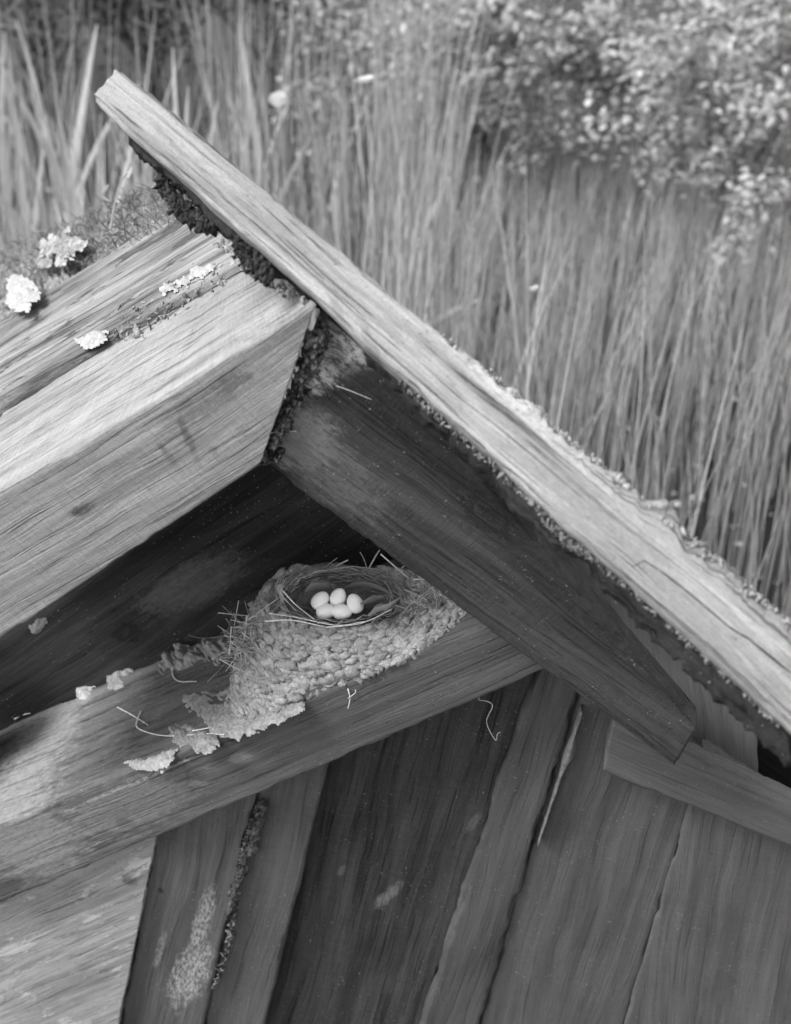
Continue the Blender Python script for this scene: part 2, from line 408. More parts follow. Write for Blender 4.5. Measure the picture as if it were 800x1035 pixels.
# --- ledge beam with the nest
DT = [W(x, y, SD) for x, y in ((-90, 869), (566, 602), (580, 666), (-90, 953))]
B = Board(*DT, -N*(SD+.032), 'u', 14); LED = B
def ledge_pt(x, y, up=0.0):       # point on the beam's top face
    a, b = DT[0], DT[1]; nn = (b-a).cross(N).normalized(); nn = nn if nn.z > 0 else -nn
    return hit(x, y, a, nn)+nn*up
LN = (DT[1]-DT[0]).cross(N).normalized(); LN = LN if LN.z > 0 else -LN
o = B.build('ledge_beam', wood('ledge_wood', .16, .09, 14, speck=.75, rings=.25, bump=.9, stain=.25, marks=[
    B.mark(W(80, 838, SD), .011, .030, -.1, .05, .85), B.mark(W(243, 766, SD), .010, .006, .3, .27, .75), B.mark(W(198, 792, SD), .011, .005, .5, .24, .7),
    B.mark(W(30, 850, SD), .06, .05, 0, .295, .75), B.mark(W(130, 815, SD), .08, .03, .0, .27, .6),
    B.mark(W(135, 791, SD), .085, .0022, .0, .42, .9), B.mark(W(420, 700, SD), .13, .05, 0, .085, .55), B.mark(W(125, 832, SD), .008, .006, 0, .06, .6)]), root, res=.003, chip=.003, rag=.002)
tag(o, 'ledge beam crossing below the peak')
# --- right rafter
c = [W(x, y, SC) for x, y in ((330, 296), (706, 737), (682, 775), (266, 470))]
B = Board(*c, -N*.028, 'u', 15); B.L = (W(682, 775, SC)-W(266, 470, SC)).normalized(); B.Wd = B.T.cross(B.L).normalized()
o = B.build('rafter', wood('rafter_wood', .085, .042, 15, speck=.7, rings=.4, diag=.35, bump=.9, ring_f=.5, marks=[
    B.mark(W(326, 372, SC), .055, .017, -1.22, .62, .9), B.mark(W(335, 350, SC), .02, .016, 0, .5, .8), B.mark(W(300, 440, SC), .03, .028, .3, .30, .75), B.mark(W(330, 470, SC), .06, .024, .1, .17, .6),
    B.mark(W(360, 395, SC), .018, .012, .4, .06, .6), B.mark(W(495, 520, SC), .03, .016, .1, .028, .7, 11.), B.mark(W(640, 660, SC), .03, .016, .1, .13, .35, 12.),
    B.mark(W(600, 690, SC), .12, .02, .0, .10, .4), B.mark(W(440, 455, SC), .12, .016, .1, .018, .8), B.mark(W(560, 590, SC), .08, .014, .1, .022, .7)]), root, chip=.003)  # last two marks: plank's shadow, with some wet stain, put into the colour
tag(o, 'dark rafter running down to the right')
# --- nailed cleat at right
c = [W(x, y, .112) for x, y in ((618, 728), (860, 842), (860, 880), (608, 781))]
Board(*c, -N*.024, 'u', 16).build('cleat', wood('cleat_wood', .13, .10, 16, rings=.15, bump=.3, speck=.2), root)
# --- heavy left rafter: broad top and front face
BT = [W(x, y, SB) for x, y in ((-70, 540), (322, 306), (265, 469), (-70, 694))]
B = Board(*BT, -N*.18, 'u', 17); BN = (BT[1]-BT[0]).cross(N).normalized(); BN = BN if BN.z > 0 else -BN
def top_pt(x, y, up=0.0): return hit(x, y, BT[0], BN)+BN*up
mk = [B.mark(W(83, 515, SB), .011, .0045, .1, .05, .85), B.mark(W(190, 442, SB), .004, .018, .35, .09, .75), B.mark(W(172, 462, SB), .003, .014, .1, .13, .6),
      B.mark(W(205, 408, SB), .04, .010, .0, .12, .6), B.mark(W(60, 590, SB), .05, .012, .15, .2, .45), B.mark(W(235, 385, SB), .016, .008, 0, .09, .6), B.mark(W(215, 455, SB), .004, .003, 0, .1, .6)]
o = B.build('rafter', wood('beam_wood', .40, .28, 17, speck=.35, rings=.2, bump=1.0, stain=.3, marks=mk, diag=.5), root, res=.003, chip=.0025, rag=.004, extra=lambda p, u, v, t: p-(BT[1]-BT[0]).normalized()*(.088*t*max(0, u-.6)/.4))
tag(o, 'thick pale rafter at left with broad top face')

# --- weathered roof boards lying behind it
def topboard(px, up, thick, seed, mat, name='roof_board', **k):
    c = [top_pt(x, y, up) for x, y in px]; BB = Board(*c, -BN*thick, 'u', seed); return BB.build(name, mat, root, **k)
topboard(((-70, 398), (236, 212), (268, 262), (-70, 452)), .006, .02, 18, wood('roof_wood', .42, .13, 18, speck=.9, rings=.35, bump=1.2, stain=.7, crust=.25, crust_col=.10), rag=.012, chip=.004)
topboard(((-70, 362), (190, 200), (232, 216), (-70, 402)), -.004, .02, 19, wood('roof_wood_b', .34, .15, 19, speck=.9, rings=.35, bump=1.2, stain=.6, crust=.3, crust_col=.09), rag=.012, chip=.004)

# --- long top plank, proud of the rafter, near end towards us
def apt(x, y):
    t = (x-100)/675.; return D_(x, y, 1/(1/1.135*(1-t)+1/1.0*t))
TLa, BLa = apt(118, 66), apt(92, 97); 
def ext(p, q, k): return p+(q-p)*k
TRa = apt(850, 670); BRa = apt(850, 783)
fn = (TRa-TLa).cross(BLa-TLa).normalized(); fn = fn if fn.y > 0 else -fn      # into the plank
bk = (fn*.8+Vector((0, 0, -.35))).normalized()
def plank_extra(p, u, v, t):
    # rotten upper edge towards the near end, slight wave
    d = (BLa-TLa).normalized()
    if v < .25: p = p - d*(max(0, nz(u*16, 3))*.020+nz(u*60, t*3, 3)*.006+nz(u*240, t*9, 3)*.004)*min(1, max(0, u-.42)*4)*(1-v/.25)
    return p
B = Board(TLa, TRa, BRa, BLa, bk*.026, 'u', 22)
PLK = B.build('top_plank', wood('plank_wood', .52, .32, 22, speck=.35, rings=.3, bump=1.3, stain=.3, marks=[
    B.mark(apt(345, 330), .022, .004, .55, .17, .5), B.mark(apt(375, 350), .024, .004, .5, .17, .5), B.mark(apt(455, 395), .02, .005, .3, .24, .5),
    B.mark(apt(655, 580), .12, .012, 0.05, .2, .6), B.mark(apt(520, 430), .10, .006, 0, .22, .55), B.mark(apt(560, 440), .16, .006, 0.03, .60, .8), B.mark(apt(300, 250), .12, .006, 0, .22, .5), B.mark(apt(700, 560), .12, .008, 0, .18, .6)]), root, res=.0026, chip=.003, rag=.004, ripple=.0011, extra=plank_extra)
tag(PLK, 'long pale plank slanting across the peak')
# split strip hanging along the plank's near lower edge
dd = (BLa-TLa).normalized()
# crack along the near half
crk = [(640, 572), (652, 567), (668, 577), (690, 594), (712, 612), (735, 632), (760, 648), (800, 680)]
mb = MB()
pts = [apt(x, y)-fn*.0006 for x, y in crk]
for i in range(len(pts)-1): mb.lump((pts[i]+pts[i+1])/2, (pts[i+1]-pts[i]).length*.62, (.045+.02*random.random(), .03, 1), (pts[i+1]-pts[i]).to_track_quat('Z', 'Y'), .2)
mb.build('crack', rough_mat('crack_dark', .015, .04, 200), PLK)
# --- rotten mossy batten under the plank
def under(x, y, d=0.0): return apt(x, y)+bk*d
rot = rough_mat('rotten_wood', .012, .06, 160, bump=1.0, dist=.002)
c = [under(108, 118, .014), under(800, 742, .014), under(800, 760, .014), under(100, 128, .014)]
c = [under(118, 104, .024), under(800, 716, .024), under(800, 768, .024), under(114, 124, .024)]
def rag_extra(p, u, v, t):
    if v > .5: p = p + dd*(nz(u*22, 7)*.007+nz(u*95, 2)*.004+nz(u*300, t*6)*.003)*(v-.5)*2 - dd*.013*math.exp(-((u-.335)/.07)**2)*(v-.5)*2 + fn*nz(u*150, v*9, t*4)*.003
    return p
Bm = Board(*c, bk*.018, 'u', 23).build('batten', wood('batten_wood', .06, .02, 23, bump=1.2, speck=.6), root, res=.003, chip=.003, rag=.008, ripple=.0015, extra=rag_extra)
tag(Bm, 'dark rotten batten under the top plank')
mb = MB()
for k in range(260):
    t = random.random(); x = 146+(205-146)*t; y = 160+(205-160)*t+random.uniform(4, 26)*math.sin(math.pi*t)**.6
    mb.lump(under(x, y, .03), random.uniform(.001, .0032), (1.6, 1, .6), rough=.9, sub=1)
for k in range(220):
    x = random.uniform(228, 268); y = 208+(x-232)*.9+random.uniform(20, 46); mb.lump(under(x, y-6+random.gauss(0, 4), .02), random.uniform(.0008, .0026), (1.7, 1, .6), rough=.9, sub=1)
mb.build('rot_clump', rot, Bm)
# moss / lichen crust along the plank's upper edge and its under edge
moss = rough_mat('lichen', .22, .46, 260, bump=1.0, dist=.0015)
mb = MB()
for k in range(1500):
    t = random.random()**.75; x = 440+t*360; y = 66+(x-118)*.8255
    nrm = nz(x*.045, 5)+.5*nz(x*.11, 9)
    if nrm < -.25: continue
    q = apt(x+random.uniform(-3, 6)*.6, y+random.uniform(-2-5*nrm, 7))
    mb.lump(q+bk*random.uniform(-.001, .02), random.uniform(.0004, .0012)*(1 if random.random() < .95 else 2.2), (2, 1, .5), rough=.9, sub=1)
for k in range(60):
    mb.lump(apt(306+random.uniform(-9, 9), 236+random.gauss(0, 4))+bk*.006, random.uniform(.001, .003), rough=.4, sub=1)
mb.build('lichen_crust', moss, PLK)
mb = MB()
for k in range(1000):
    x = random.choice([random.uniform(440, 600), random.gauss(560, 18), random.gauss(575, 14), random.uniform(560, 790), random.uniform(400, 440)])
    y = 97+(x-92)*.905+random.uniform(-2, 5+10*max(0, nz(x*.05, 8))+10*math.exp(-((x-570)/25)**2))
    mb.lump(under(x, y, .010+random.uniform(0, .012)), random.uniform(.0004, .0015), (2, 1, .6), rough=.9, sub=1)
mb.build('lichen_crust', rough_mat('lichen_under', .06, .30, 260), Bm)

# fibres of old timber & dirt on top near the plank
for part in (0, 1):
    mb = MB()
    for k in range(260):
        if part == 0: t = random.random(); x = 232+76*t+random.gauss(0, 7); y = 236+62*t+random.gauss(0, 7)+2
        else: x = random.uniform(120, 230); y = 395-(x-20)*.56+random.gauss(0, 6)
        mb.lump(top_pt(x, y, random.uniform(.001, .007)), random.uniform(.0005, .0018)*(1 if random.random() < .95 else 2), (1.5, 1, .6), rough=.9, sub=1, tone=random.uniform(.3, 1.25))
    mb.build('roof_debris', rough_mat('debris_top', .12, .44, 200, use_attr=True), root)

# =================================================================== MUD, MOSS AND LITTER ON THE FRAME
mud_m = rough_mat('dried_mud', .15, .34, 330, bump=1.0, dist=.0016)
mudw_m = rough_mat('pale_droppings', .24, .44, 260, bump=.8)
def vor(x, y, z=0.): 
    return noise.voronoi(Vector((x, y, z)))[0][0]
def pellets(x, y, sc, z=0.): return max(0, 1-vor(x*sc, y*sc, z)**2*1.6)
def crust_mesh(px, fn_pt, th, lump=.10, ew=7., rag=5., step=1.0, holes=0., seed=0., flat=.35, fz=.2):
    """continuous crust with a ragged outline lying on a surface; px is its outline, th its thickness"""
    xs = [p[0] for p in px]; ys = [p[1] for p in px]; n_ = len(px)
    def sdist(x, y):
        c = False; j = n_-1; dm = 1e9
        for i in range(n_):
            x1, y1 = px[j]; x2, y2 = px[i]
            if (y2 > y) != (y1 > y) and x < (x1-x2)*(y-y2)/(y1-y2)+x2: c = not c
            dx, dy = x2-x1, y2-y1; t = max(0, min(1, ((x-x1)*dx+(y-y1)*dy)/(dx*dx+dy*dy+1e-9)))
            dm = min(dm, math.hypot(x-x1-t*dx, y-y1-t*dy)); j = i
        return dm if c else -dm
    x0, y0 = min(xs)-8, min(ys)-8; nx, ny = int((max(xs)+8-x0)/step), int((max(ys)+8-y0)/step)
    vid = {}; vs = []; H_ = {}
    for i in range(nx+1):
        for j in range(ny+1):
            x, y = x0+i*step, y0+j*step
            d = sdist(x, y)
            if d < -7: H_[i, j] = -1; continue
            d += rag*(nz(x*.09+seed, y*.09, 3)+.6*nz(x*.25, y*.25+seed, 7)+.3*nz(x*.7, y*.7, seed))
            if holes: d -= holes*max(0, nz(x*.13+seed, y*.13, 11)-.05)*30
            k = max(-.3, min(1, d/ew)); k = math.sin(k*math.pi/2) if k > 0 else k
            b = flat+(1-flat)*pellets(x+2*nz(x*.2, y*.2, seed), y, lump, seed)+fz*nz(x*.3, y*.3, seed)+fz*.5*nz(x*.8, y*.8, seed)
            H_[i, j] = k*th*max(.1, b)
    def vt(i, j):
        if (i, j) not in vid:
            p, nn = fn_pt(x0+i*step, y0+j*step); vid[i, j] = len(vs); vs.append(p+nn*(max(H_[i, j], -.0015)))
        return vid[i, j]
    fs = []
    for i in range(nx):
        for j in range(ny):
            q = (H_[i, j], H_[i+1, j], H_[i+1, j+1], H_[i, j+1])
            if max(q) > 0 and min(q) > -.9: fs.append((vt(i, j), vt(i, j+1), vt(i+1, j+1), vt(i+1, j)))
    return vs, fs
def patch(name, px, fn_pt, mat, label, cat, th=.003, r=.004, n=90, group=None, parent=None, **k):
    m = MB(); vs, fs = crust_mesh(px, fn_pt, th, seed=px[0][0]*.37, **k); m.add(vs, fs)
    o = m.build(name, mat, parent)
    return tag(o, label, cat, group) if label else o
led = lambda x, y: (ledge_pt(x, y), LN)
ledf = lambda x, y: (W(x, y, SD), N)
topf = lambda x, y: (top_pt(x, y, .008), BN)
SM = dict(lump=.11, rag=6.)
patch('mud_smear', [(186, 704), (200, 699), (216, 708), (226, 710), (206, 698), (222, 697), (262, 706), (300, 704), (306, 716), (290, 726), (268, 736), (236, 747), (212, 742), (204, 728), (192, 718)], led, mud_m, 'broad pale mud smear running down the ledge from the nest foot', 'mud', .0028, lump=.06, rag=6., ew=5., flat=.6, holes=.35)
patch('mud_smear', [(172, 736), (196, 732), (214, 742), (222, 752), (206, 762), (190, 752), (174, 750)], led, mud_m, 'knobbly mud patch under the long curved straw on the ledge edge', 'mud', .005, **SM)
patch('mud_smear', [(126, 767), (150, 768), (170, 758), (182, 754), (176, 768), (158, 778), (130, 776)], led, mudw_m, 'whitish curled mud streak on the ledge edge, nearest the left', 'mud', .004, lump=.07, rag=4., ew=4.)
patch('mud_lump', [(160, 672), (170, 662), (186, 653), (204, 657), (208, 668), (190, 673), (165, 680)], led, mud_m, 'two-part mud lump against the back board, left of the nest', 'mud', .012, **SM)
patch('mud_lump', [(106, 684), (120, 674), (133, 674), (132, 684), (122, 695), (110, 694)], led, mud_m, 'flaky mud pellet with a curled top on the left part of the ledge', 'mud', .006, **SM)
patch('mud_lump', [(76, 692), (88, 686), (96, 690), (92, 702), (80, 707)], led, mudw_m, 'small pale mud pellet, leftmost on the ledge', 'mud', .006, lump=.1, rag=3., ew=5.)
patch('mud_lump', [(204, 654), (220, 644), (238, 648), (236, 664), (218, 670), (206, 666)], led, mud_m, 'rough round mud lump touching the left side of the nest', 'mud', .014, **SM)
patch('dropping', [(85, 352), (104, 341), (116, 340), (114, 350), (92, 362)], topf, mudw_m, 'bright white bird dropping on the top edge of the left rafter', 'dropping', .003, lump=.12, rag=5., ew=4.)
patch('dropping', [(168, 300), (200, 282), (222, 272), (226, 277), (196, 294), (172, 304)], topf, mudw_m, 'line of crumbly white droppings across the roof boards by the plank', 'dropping', .003, lump=.2, rag=5., ew=3., holes=.6)
patch('white_lump', [(10, 288), (34, 284), (42, 298), (36, 318), (14, 318)], topf, mudw_m, 'bright white fungus lump at the left end of the roof boards', 'fungus', .005, lump=.1, ew=16., rag=7.)
patch('dirt_lump', [(40, 262), (52, 244), (78, 240), (92, 254), (74, 268), (48, 276)], topf, rough_mat('dirt_lump', .10, .42, 150), 'pale crumbly earth lump behind the roof boards', 'earth', .004, lump=.2, ew=16., holes=.9, rag=10.)
patch('white_lump', [(30, 634), (46, 624), (48, 630), (34, 642)], lambda x, y: (W(x, y, .05), N), mudw_m, 'small white lump tucked under the left rafter', 'fungus', .006, rag=3., ew=5.)

joint_m = rough_mat('joint_crumble', .015, .26, 260, bump=1.0, dist=.003, thr=(.42, .62))
patch('joint_debris', [(326, 322), (334, 340), (318, 372), (306, 400), (296, 432), (276, 468), (264, 466), (276, 440), (286, 408), (300, 372), (312, 340)], lambda x, y: (W(x, y, SC+.001), N), joint_m, None, None, .010, lump=.16, rag=9., ew=5., flat=.1, parent=root, step=.8)
patch('joint_debris', [(264, 812), (270, 814), (262, 850), (246, 890), (236, 920), (226, 935), (232, 905), (244, 868), (256, 838)], lambda x, y: (W(x, y, .108), N), rough_mat('seam_crumble', .015, .15, 300, bump=1.0, dist=.003), None, None, .004, lump=.2, rag=4., ew=3., flat=.1, parent=root, step=.7)
patch('roof_debris', [(226, 236), (240, 232), (262, 250), (292, 272), (306, 296), (286, 292), (262, 280), (236, 268), (218, 252)], lambda x, y: (top_pt(x, y, .003), BN), rough_mat('roof_crumble', .05, .42, 180, bump=1.0, dist=.003), None, None, .008, lump=.12, rag=9., ew=6., flat=.1, parent=root, holes=.3)
# mossy turf lying behind the roof boards
mb = MB()
vs, fs = crust_mesh([(-70, 258), (20, 236), (70, 226), (110, 216), (150, 202), (186, 194), (206, 204), (212, 222), (150, 250), (60, 300), (-70, 350)], lambda x, y: (top_pt(x, y, -.03), Vector((0, 0, 1))), .030, lump=.05, ew=18., rag=9., step=1.3, flat=.7)
mb.add(vs, fs)
turf = mb.build('moss_cushion', rough_mat('moss', .10, .38, 200, bump=1.0, dist=.004))
mb = MB()
for k in range(2600):
    x = random.uniform(-50, 205); y = 258-(x-60)*.42+random.uniform(-34, 16)
    p = top_pt(x, y, -.006); d = Vector((random.gauss(0, .5), random.gauss(0, .4), random.uniform(.2, 1))).normalized(); h = random.uniform(.004, .014) if random.random() < .93 else random.uniform(.015, .03)
    mb.ribbon([p, p+d*h*.5, p+d*h+Vector((random.gauss(0, .004), 0, -.003))], Vector((1, 0, 0)), random.uniform(.0008, .0018), tone=random.random())
mb.build('moss_stems', leaf_mat('moss_leaf', .08, .32), turf)
tag(turf, 'low mossy turf with fine stems growing behind the left roof boards', 'moss')
# seedling on the turf
mb = MB()
base = top_pt(112, 232); pp = smooth_path([base, top_pt(122, 215, .01), top_pt(134, 200, .02), top_pt(140, 190, .02)])
mb.tube(pp, .0012, .0008, tone=.6)
for (x, y, dx, dy) in ((112, 205, 9, -6), (128, 206, 8, 4), (138, 190, 6, -9), (134, 222, 4, 12), (120, 214, -8, -4)):
    a = top_pt(x, y, .014); b = top_pt(x+dx, y+dy, .018); mb.ribbon([a, (a+b)/2, b], N.cross(b-a).normalized(), .005, tone=.9)
tag(mb.build('seedling', leaf_mat('seedling_leaf', .2, .55)), 'tiny pale seedling sprouting from the moss beside the plank end', 'plant')

# =================================================================== THE NEST
nc = ledge_pt(348, 668)                   # nest foot centre
NB = (nc-O).dot(N)
z0 = nc.z
rimc = W(343, 604, .064)                  # centre of the opening
ex, ey, ez = U, N, Vector((0, 0, 1))
nest = empty('mud_nest', nc); tag(nest, 'cup nest of mud pellets and straw on the ledge beam under the peak, eggs inside', 'nest')
H = rimc.z - z0
def nsurf(th, t):
    """outer wall: t 0 = foot, 1 = rim ; th measured round (0 = right, 90 = toward viewer)"""
    c, s_ = math.cos(th), math.sin(th); f = 1-t
    def xy(f):
        g_ = min(1, max(0, f)); cc = math.copysign(abs(c)**(1-.25*g_), c); ss = math.copysign(abs(s_)**(1-.45*g_), s_)
        a = .064+g_**.8*(.034 if c < 0 else .050); b = .044+g_**.8*.024 if s_ > 0 else .046
        p = rimc + ex*(a*cc) + ey*(b*ss)
        over = (p-O).dot(N)-(SD-.0035-.003*math.sin(th*9))
        return p - N*max(0, over)
    q = xy(1); zb = DT[0].z-(LN.x*(q.x-DT[0].x)+LN.y*(q.y-DT[0].y))/LN.z
    p = xy(f); p.z = rimc.z-f*(rimc.z-zb)
    return p
mb = MB(); nth, ntt = 380, 80
vs = []; fs = []
rows = []
prof = [('o', i/ntt) for i in range(-6, ntt+1)]+[('i', i/30) for i in range(1, 31)]
for kind, t in prof:
    for j in range(nth):
        th = 2*math.pi*j/nth
        if kind == 'o': p = nsurf(th, t)
        else:
            k = (1-t*.99)**.6 if t < 1 else .02
            q = nsurf(th, 1); rr = .80*math.cos(t*math.pi/2*.98)+.02
            p = rimc+(q-rimc)*rr - ez*(.038*math.sin(t*math.pi/2))
        nn = (p-rimc); nn.z *= .3; nn.normalize()
        wx = .004*nz(p.x*60, p.y*60, p.z*60)
        d = .0048*max(0, 1-vor((p.x+wx)*105, p.y*105, (p.z-wx*.6+.15*p.x)*165)**1.6*1.5)+.0018*nz(p.x*45, p.y*45, p.z*45)+.0011*nz(p.x*330, p.y*330, p.z*330)+.0006*nz(p.x*900, p.y*900, p.z*900)
        if kind == 'i': d *= .3
        p = p+nn*d+ez*(.003*nz(th*3, 5) if kind == 'i' or t > .9 else 0)
        vs.append(p)
nr = len(prof)
for i in range(nr-1):
    for j in range(nth): fs.append((i*nth+j, i*nth+(j+1) % nth, (i+1)*nth+(j+1) % nth, (i+1)*nth+j))
mb.add(vs, fs, .8)
for k in range(1500):                       # mud pellets laid in courses
    t = random.random()**.9; th = random.uniform(-.35*math.pi, 1.35*math.pi)
    t = round(t*11)/11+random.gauss(0, .035)
    p = nsurf(th, min(1.0, max(-.05, t))); nn = Vector((math.cos(th)*ex+math.sin(th)*ey))
    q = nn.to_track_quat('Z', 'Y') @ Quaternion((0, 0, 1), random.gauss(0, .35))
    mb.lump(p+nn*random.uniform(-.0012, .0030), random.uniform(.0026, .0062)*random.uniform(.75, 1.1), (1.3, .85, .62), q, .38, 2, tone=random.uniform(.75, 1.15), fr=1.2)
for k in range(150):                       # crumbs round the foot
    th = random.uniform(-.2, math.pi+.4); p = nsurf(th, random.uniform(-.01, .06)); p = p+(p-rimc).normalized()*random.uniform(0, .004)
    mb.lump(p, random.uniform(.0015, .0045), (1.3, 1, .6), rough=.5, tone=random.uniform(.7, 1.1))
for k in range(70):                       # left shoulder
    x = random.uniform(255, 295); y = random.uniform(600, 640) + (295-x)*.35
    mb.lump(W(x, y, .03+random.uniform(0, .03)), random.uniform(.004, .007), rough=.35, tone=random.uniform(.7, 1.1))
mb.build('mud_cup', rough_mat('nest_mud', .22, .44, 500, bump=.8, dist=.0018, use_attr=True), nest)
# straw lining around the opening
straw_m = rough_mat('straw', .42, .80, 300, bump=.3, use_attr=True)
def straw_mesh(mb, pts, r=.0006, tone=None): mb.tube(smooth_path(pts, 5), r, r*.6, 5, tone)
mb = MB()
def ring(th, f, dz): q = nsurf(th, 1); return rimc+(q-rimc)*f+ez*dz
for k in range(230):
    th = random.uniform(0, 2*math.pi); L_ = random.uniform(.3, 1.0)*random.choice((-1, 1)); f = random.uniform(.68, .93)
    dz = random.uniform(-.012, .004); f2 = f+random.gauss(0, .07)
    straw_mesh(mb, [ring(th+L_*i/4, f+(f2-f)*i/4, dz+random.gauss(0, .0015)) for i in range(5)], random.uniform(.0003, .0007), random.uniform(.25, .8))
for k in range(160):                       # bottom lining
    th = random.uniform(0, 2*math.pi); a = ring(th, random.uniform(.1, .8), -.030+random.uniform(0, .008)); 
    d = Vector((random.gauss(0, 1), random.gauss(0, 1), .1)).normalized()*random.uniform(.01, .03)
    straw_mesh(mb, [a-d, a+Vector((0, 0, .002)), a+d], .0004, random.uniform(.2, .7))
mb.build('straw_lining', straw_m, nest)
# straws that stick out, each a part
def part_straw(pts, r=.0006, tone=1.0):
    m = MB(); straw_mesh(m, pts, r, tone); return m.build('straw', straw_m, nest)
for px, s0, s1 in (([(233, 634), (256, 634), (274, 633)], .085, .085), ([(234, 634), (233, 650), (232, 662)], .09, .09), ([(233, 648), (252, 664), (270, 682)], .095, .10),
                   ([(250, 622), (247, 645), (240, 660)], .09, .09), ([(222, 666), (240, 676), (262, 684)], .09, .11), ([(238, 682), (252, 690), (270, 682), (272, 668)], .10, .10),
                   ([(245, 640), (262, 652), (270, 664)], .09, .09), ([(258, 650), (270, 668), (282, 690)], .10, .11), ([(243, 656), (262, 660), (284, 655)], .10, .10),
                   ([(272, 620), (300, 624), (340, 632), (370, 628)], .118, .118), ([(268, 628), (296, 627), (330, 634)], .12, .12), ([(330, 634), (365, 630), (396, 616)], .12, .11),
                   ([(285, 596), (300, 612), (318, 626)], .09, .11), ([(300, 618), (284, 600), (288, 592)], .10, .09), ([(312, 590), (328, 574), (341, 564)], .03, .02), ([(320, 594), (338, 574), (352, 566)], .02, .02),
                   ([(372, 577), (368, 565), (364, 558)], .02, .02), ([(370, 580), (380, 562), (384, 556)], .02, .02), ([(385, 560), (415, 586), (428, 596), (431, 608)], .03, .05), ([(404, 604), (430, 604), (458, 604)], .05, .06),
                   ([(425, 600), (446, 612), (466, 622)], .06, .07), ([(408, 620), (440, 618), (470, 617)], .06, .08), ([(400, 612), (428, 622), (450, 640)], .07, .09), ([(430, 606), (441, 622), (444, 642)], .07, .08),
                   ([(415, 600), (425, 618), (420, 640)], .07, .08), ([(440, 600), (432, 616), (446, 634)], .06, .08), ([(418, 634), (440, 640), (462, 636)], .09, .09), ([(398, 580), (410, 570), (402, 560)], .02, .03),
                   ([(345, 690), (360, 698), (352, 706)], .125, .135), ([(270, 704), (282, 694), (288, 690)], .12, .12), ([(352, 696), (354, 706), (352, 716)], .13, .138), ([(432, 662), (436, 672), (441, 680)], .125, .13)):
    n_ = len(px); part_straw([W(x, y, s0+(s1-s0)*i/(n_-1)) for i, (x, y) in enumerate(px)], random.uniform(.0005, .0009), random.uniform(.5, 1.1))
mb = MB()
for k in range(460):                      # fine tangle at the right and left shoulders
    if k == 230: mb.build('straw_tangle', straw_m, nest); mb = MB()
    if k < 230: x, y = random.gauss(436, 13), random.gauss(618, 12); s_ = .07
    else: x, y = random.gauss(258, 12), random.gauss(652, 14); s_ = .085
    a = W(x, y, s_+random.uniform(-.02, .015)); d = Vector((random.gauss(0, 1), random.gauss(0, .6), random.gauss(0, .7))).normalized()*random.uniform(.008, .022)
    straw_mesh(mb, [a-d, a+Vector((random.gauss(0, .003), 0, random.gauss(0, .003))), a+d], random.uniform(.0002, .0005), random.uniform(.3, 1))
mb.build('straw_tangle', straw_m, nest)
# feathers in the lining
def feather(px, s, wd, tone):
    m = MB(); p = smooth_path([W(x, y, s_) for (x, y), s_ in zip(px, s)], 5)
    m.ribbon(p, ez*.6+ey*.5, wd, tone, .1, .5, .25)
    for i in range(1, len(p)-1):
        d = (p[i+1]-p[i-1]).normalized(); sd_ = (ez*.6+ey*.5); sd_ = (sd_-d*sd_.dot(d)).normalized()
        for q in (-1, 1):
            for h in range(2): a = p[i]+(p[i+1]-p[i])*h*.5; m.tube([a, a+(sd_*q+d*.7)*wd*.62], .0003, .0001, 4, tone)
    return m.build('feather', leaf_mat('feather', .12, .62, .3, .8), nest)
feather([(308, 598), (316, 592), (330, 592), (336, 596)], (.062, .055, .05, .05), .015, .85)
feather([(348, 594), (362, 590), (380, 592), (396, 600)], (.055, .050, .052, .065), .012, .6)
feather([(372, 622), (380, 616), (392, 612), (397, 608)], (.10, .09, .085, .085), .011, .95)
feather([(286, 610), (282, 598), (286, 592)], (.10, .085, .075), .012, .9)
feather([(292, 618), (283, 612), (288, 600)], (.11, .09, .08), .008, .6)
feather([(364, 610), (374, 606), (386, 604)], (.085, .078, .075), .012, .5)

# eggs
egg_m, t_, b_ = newmat('egg_shell'); b_.inputs['Roughness'].default_value = .5; g_ = G(t_)
tc = g_.n('ShaderNodeTexCoord').outputs['Object']
c_ = g_.mix(g_.mapr(g_.noise(tc, 420, 2), .70, .76, 0, .35), .88, .4)
rgb = g_.n('ShaderNodeCombineColor'); [g_.link(c_, rgb.inputs[i]) for i in range(3)]; g_.link(rgb.outputs[0], b_.inputs['Base Color'])
b_.inputs['Subsurface Weight'].default_value = .1; b_.inputs['Subsurface Radius'].default_value = (.002, .002, .002)
def egg(p, axis, label):
    vs, fs = ico(4); q = axis.to_track_quat('Z', 'Y'); m = MB(); out = []
    for v in vs:
        k = 1-.13*v.z; out.append(p+q @ Vector((v.x*.0069*k, v.y*.0069*k, v.z*.0088)))
    m.add(out, fs); return tag(m.build('egg', egg_m), label, 'egg', 'white eggs in the nest')
def es(x, y, s): return W(x, y, s)
egg(es(324, 607, .078), Vector((.5, .3, .5)), 'white egg at the left of the back row in the nest')
egg(es(342, 604, .074), Vector((.35, .2, .8)), 'white egg in the middle of the back row, highest of the clutch')
egg(es(359, 610, .080), Vector((-.3, .4, .6)), 'white egg at the right, its side edged by a feather tip')
egg(es(330, 618, .086), Vector((1, .1, .2)), 'half hidden white egg low at the left behind the straw rim')
egg(es(346, 618.5, .086), Vector((1, -.2, .1)), 'half hidden white egg low in the middle of the front row')

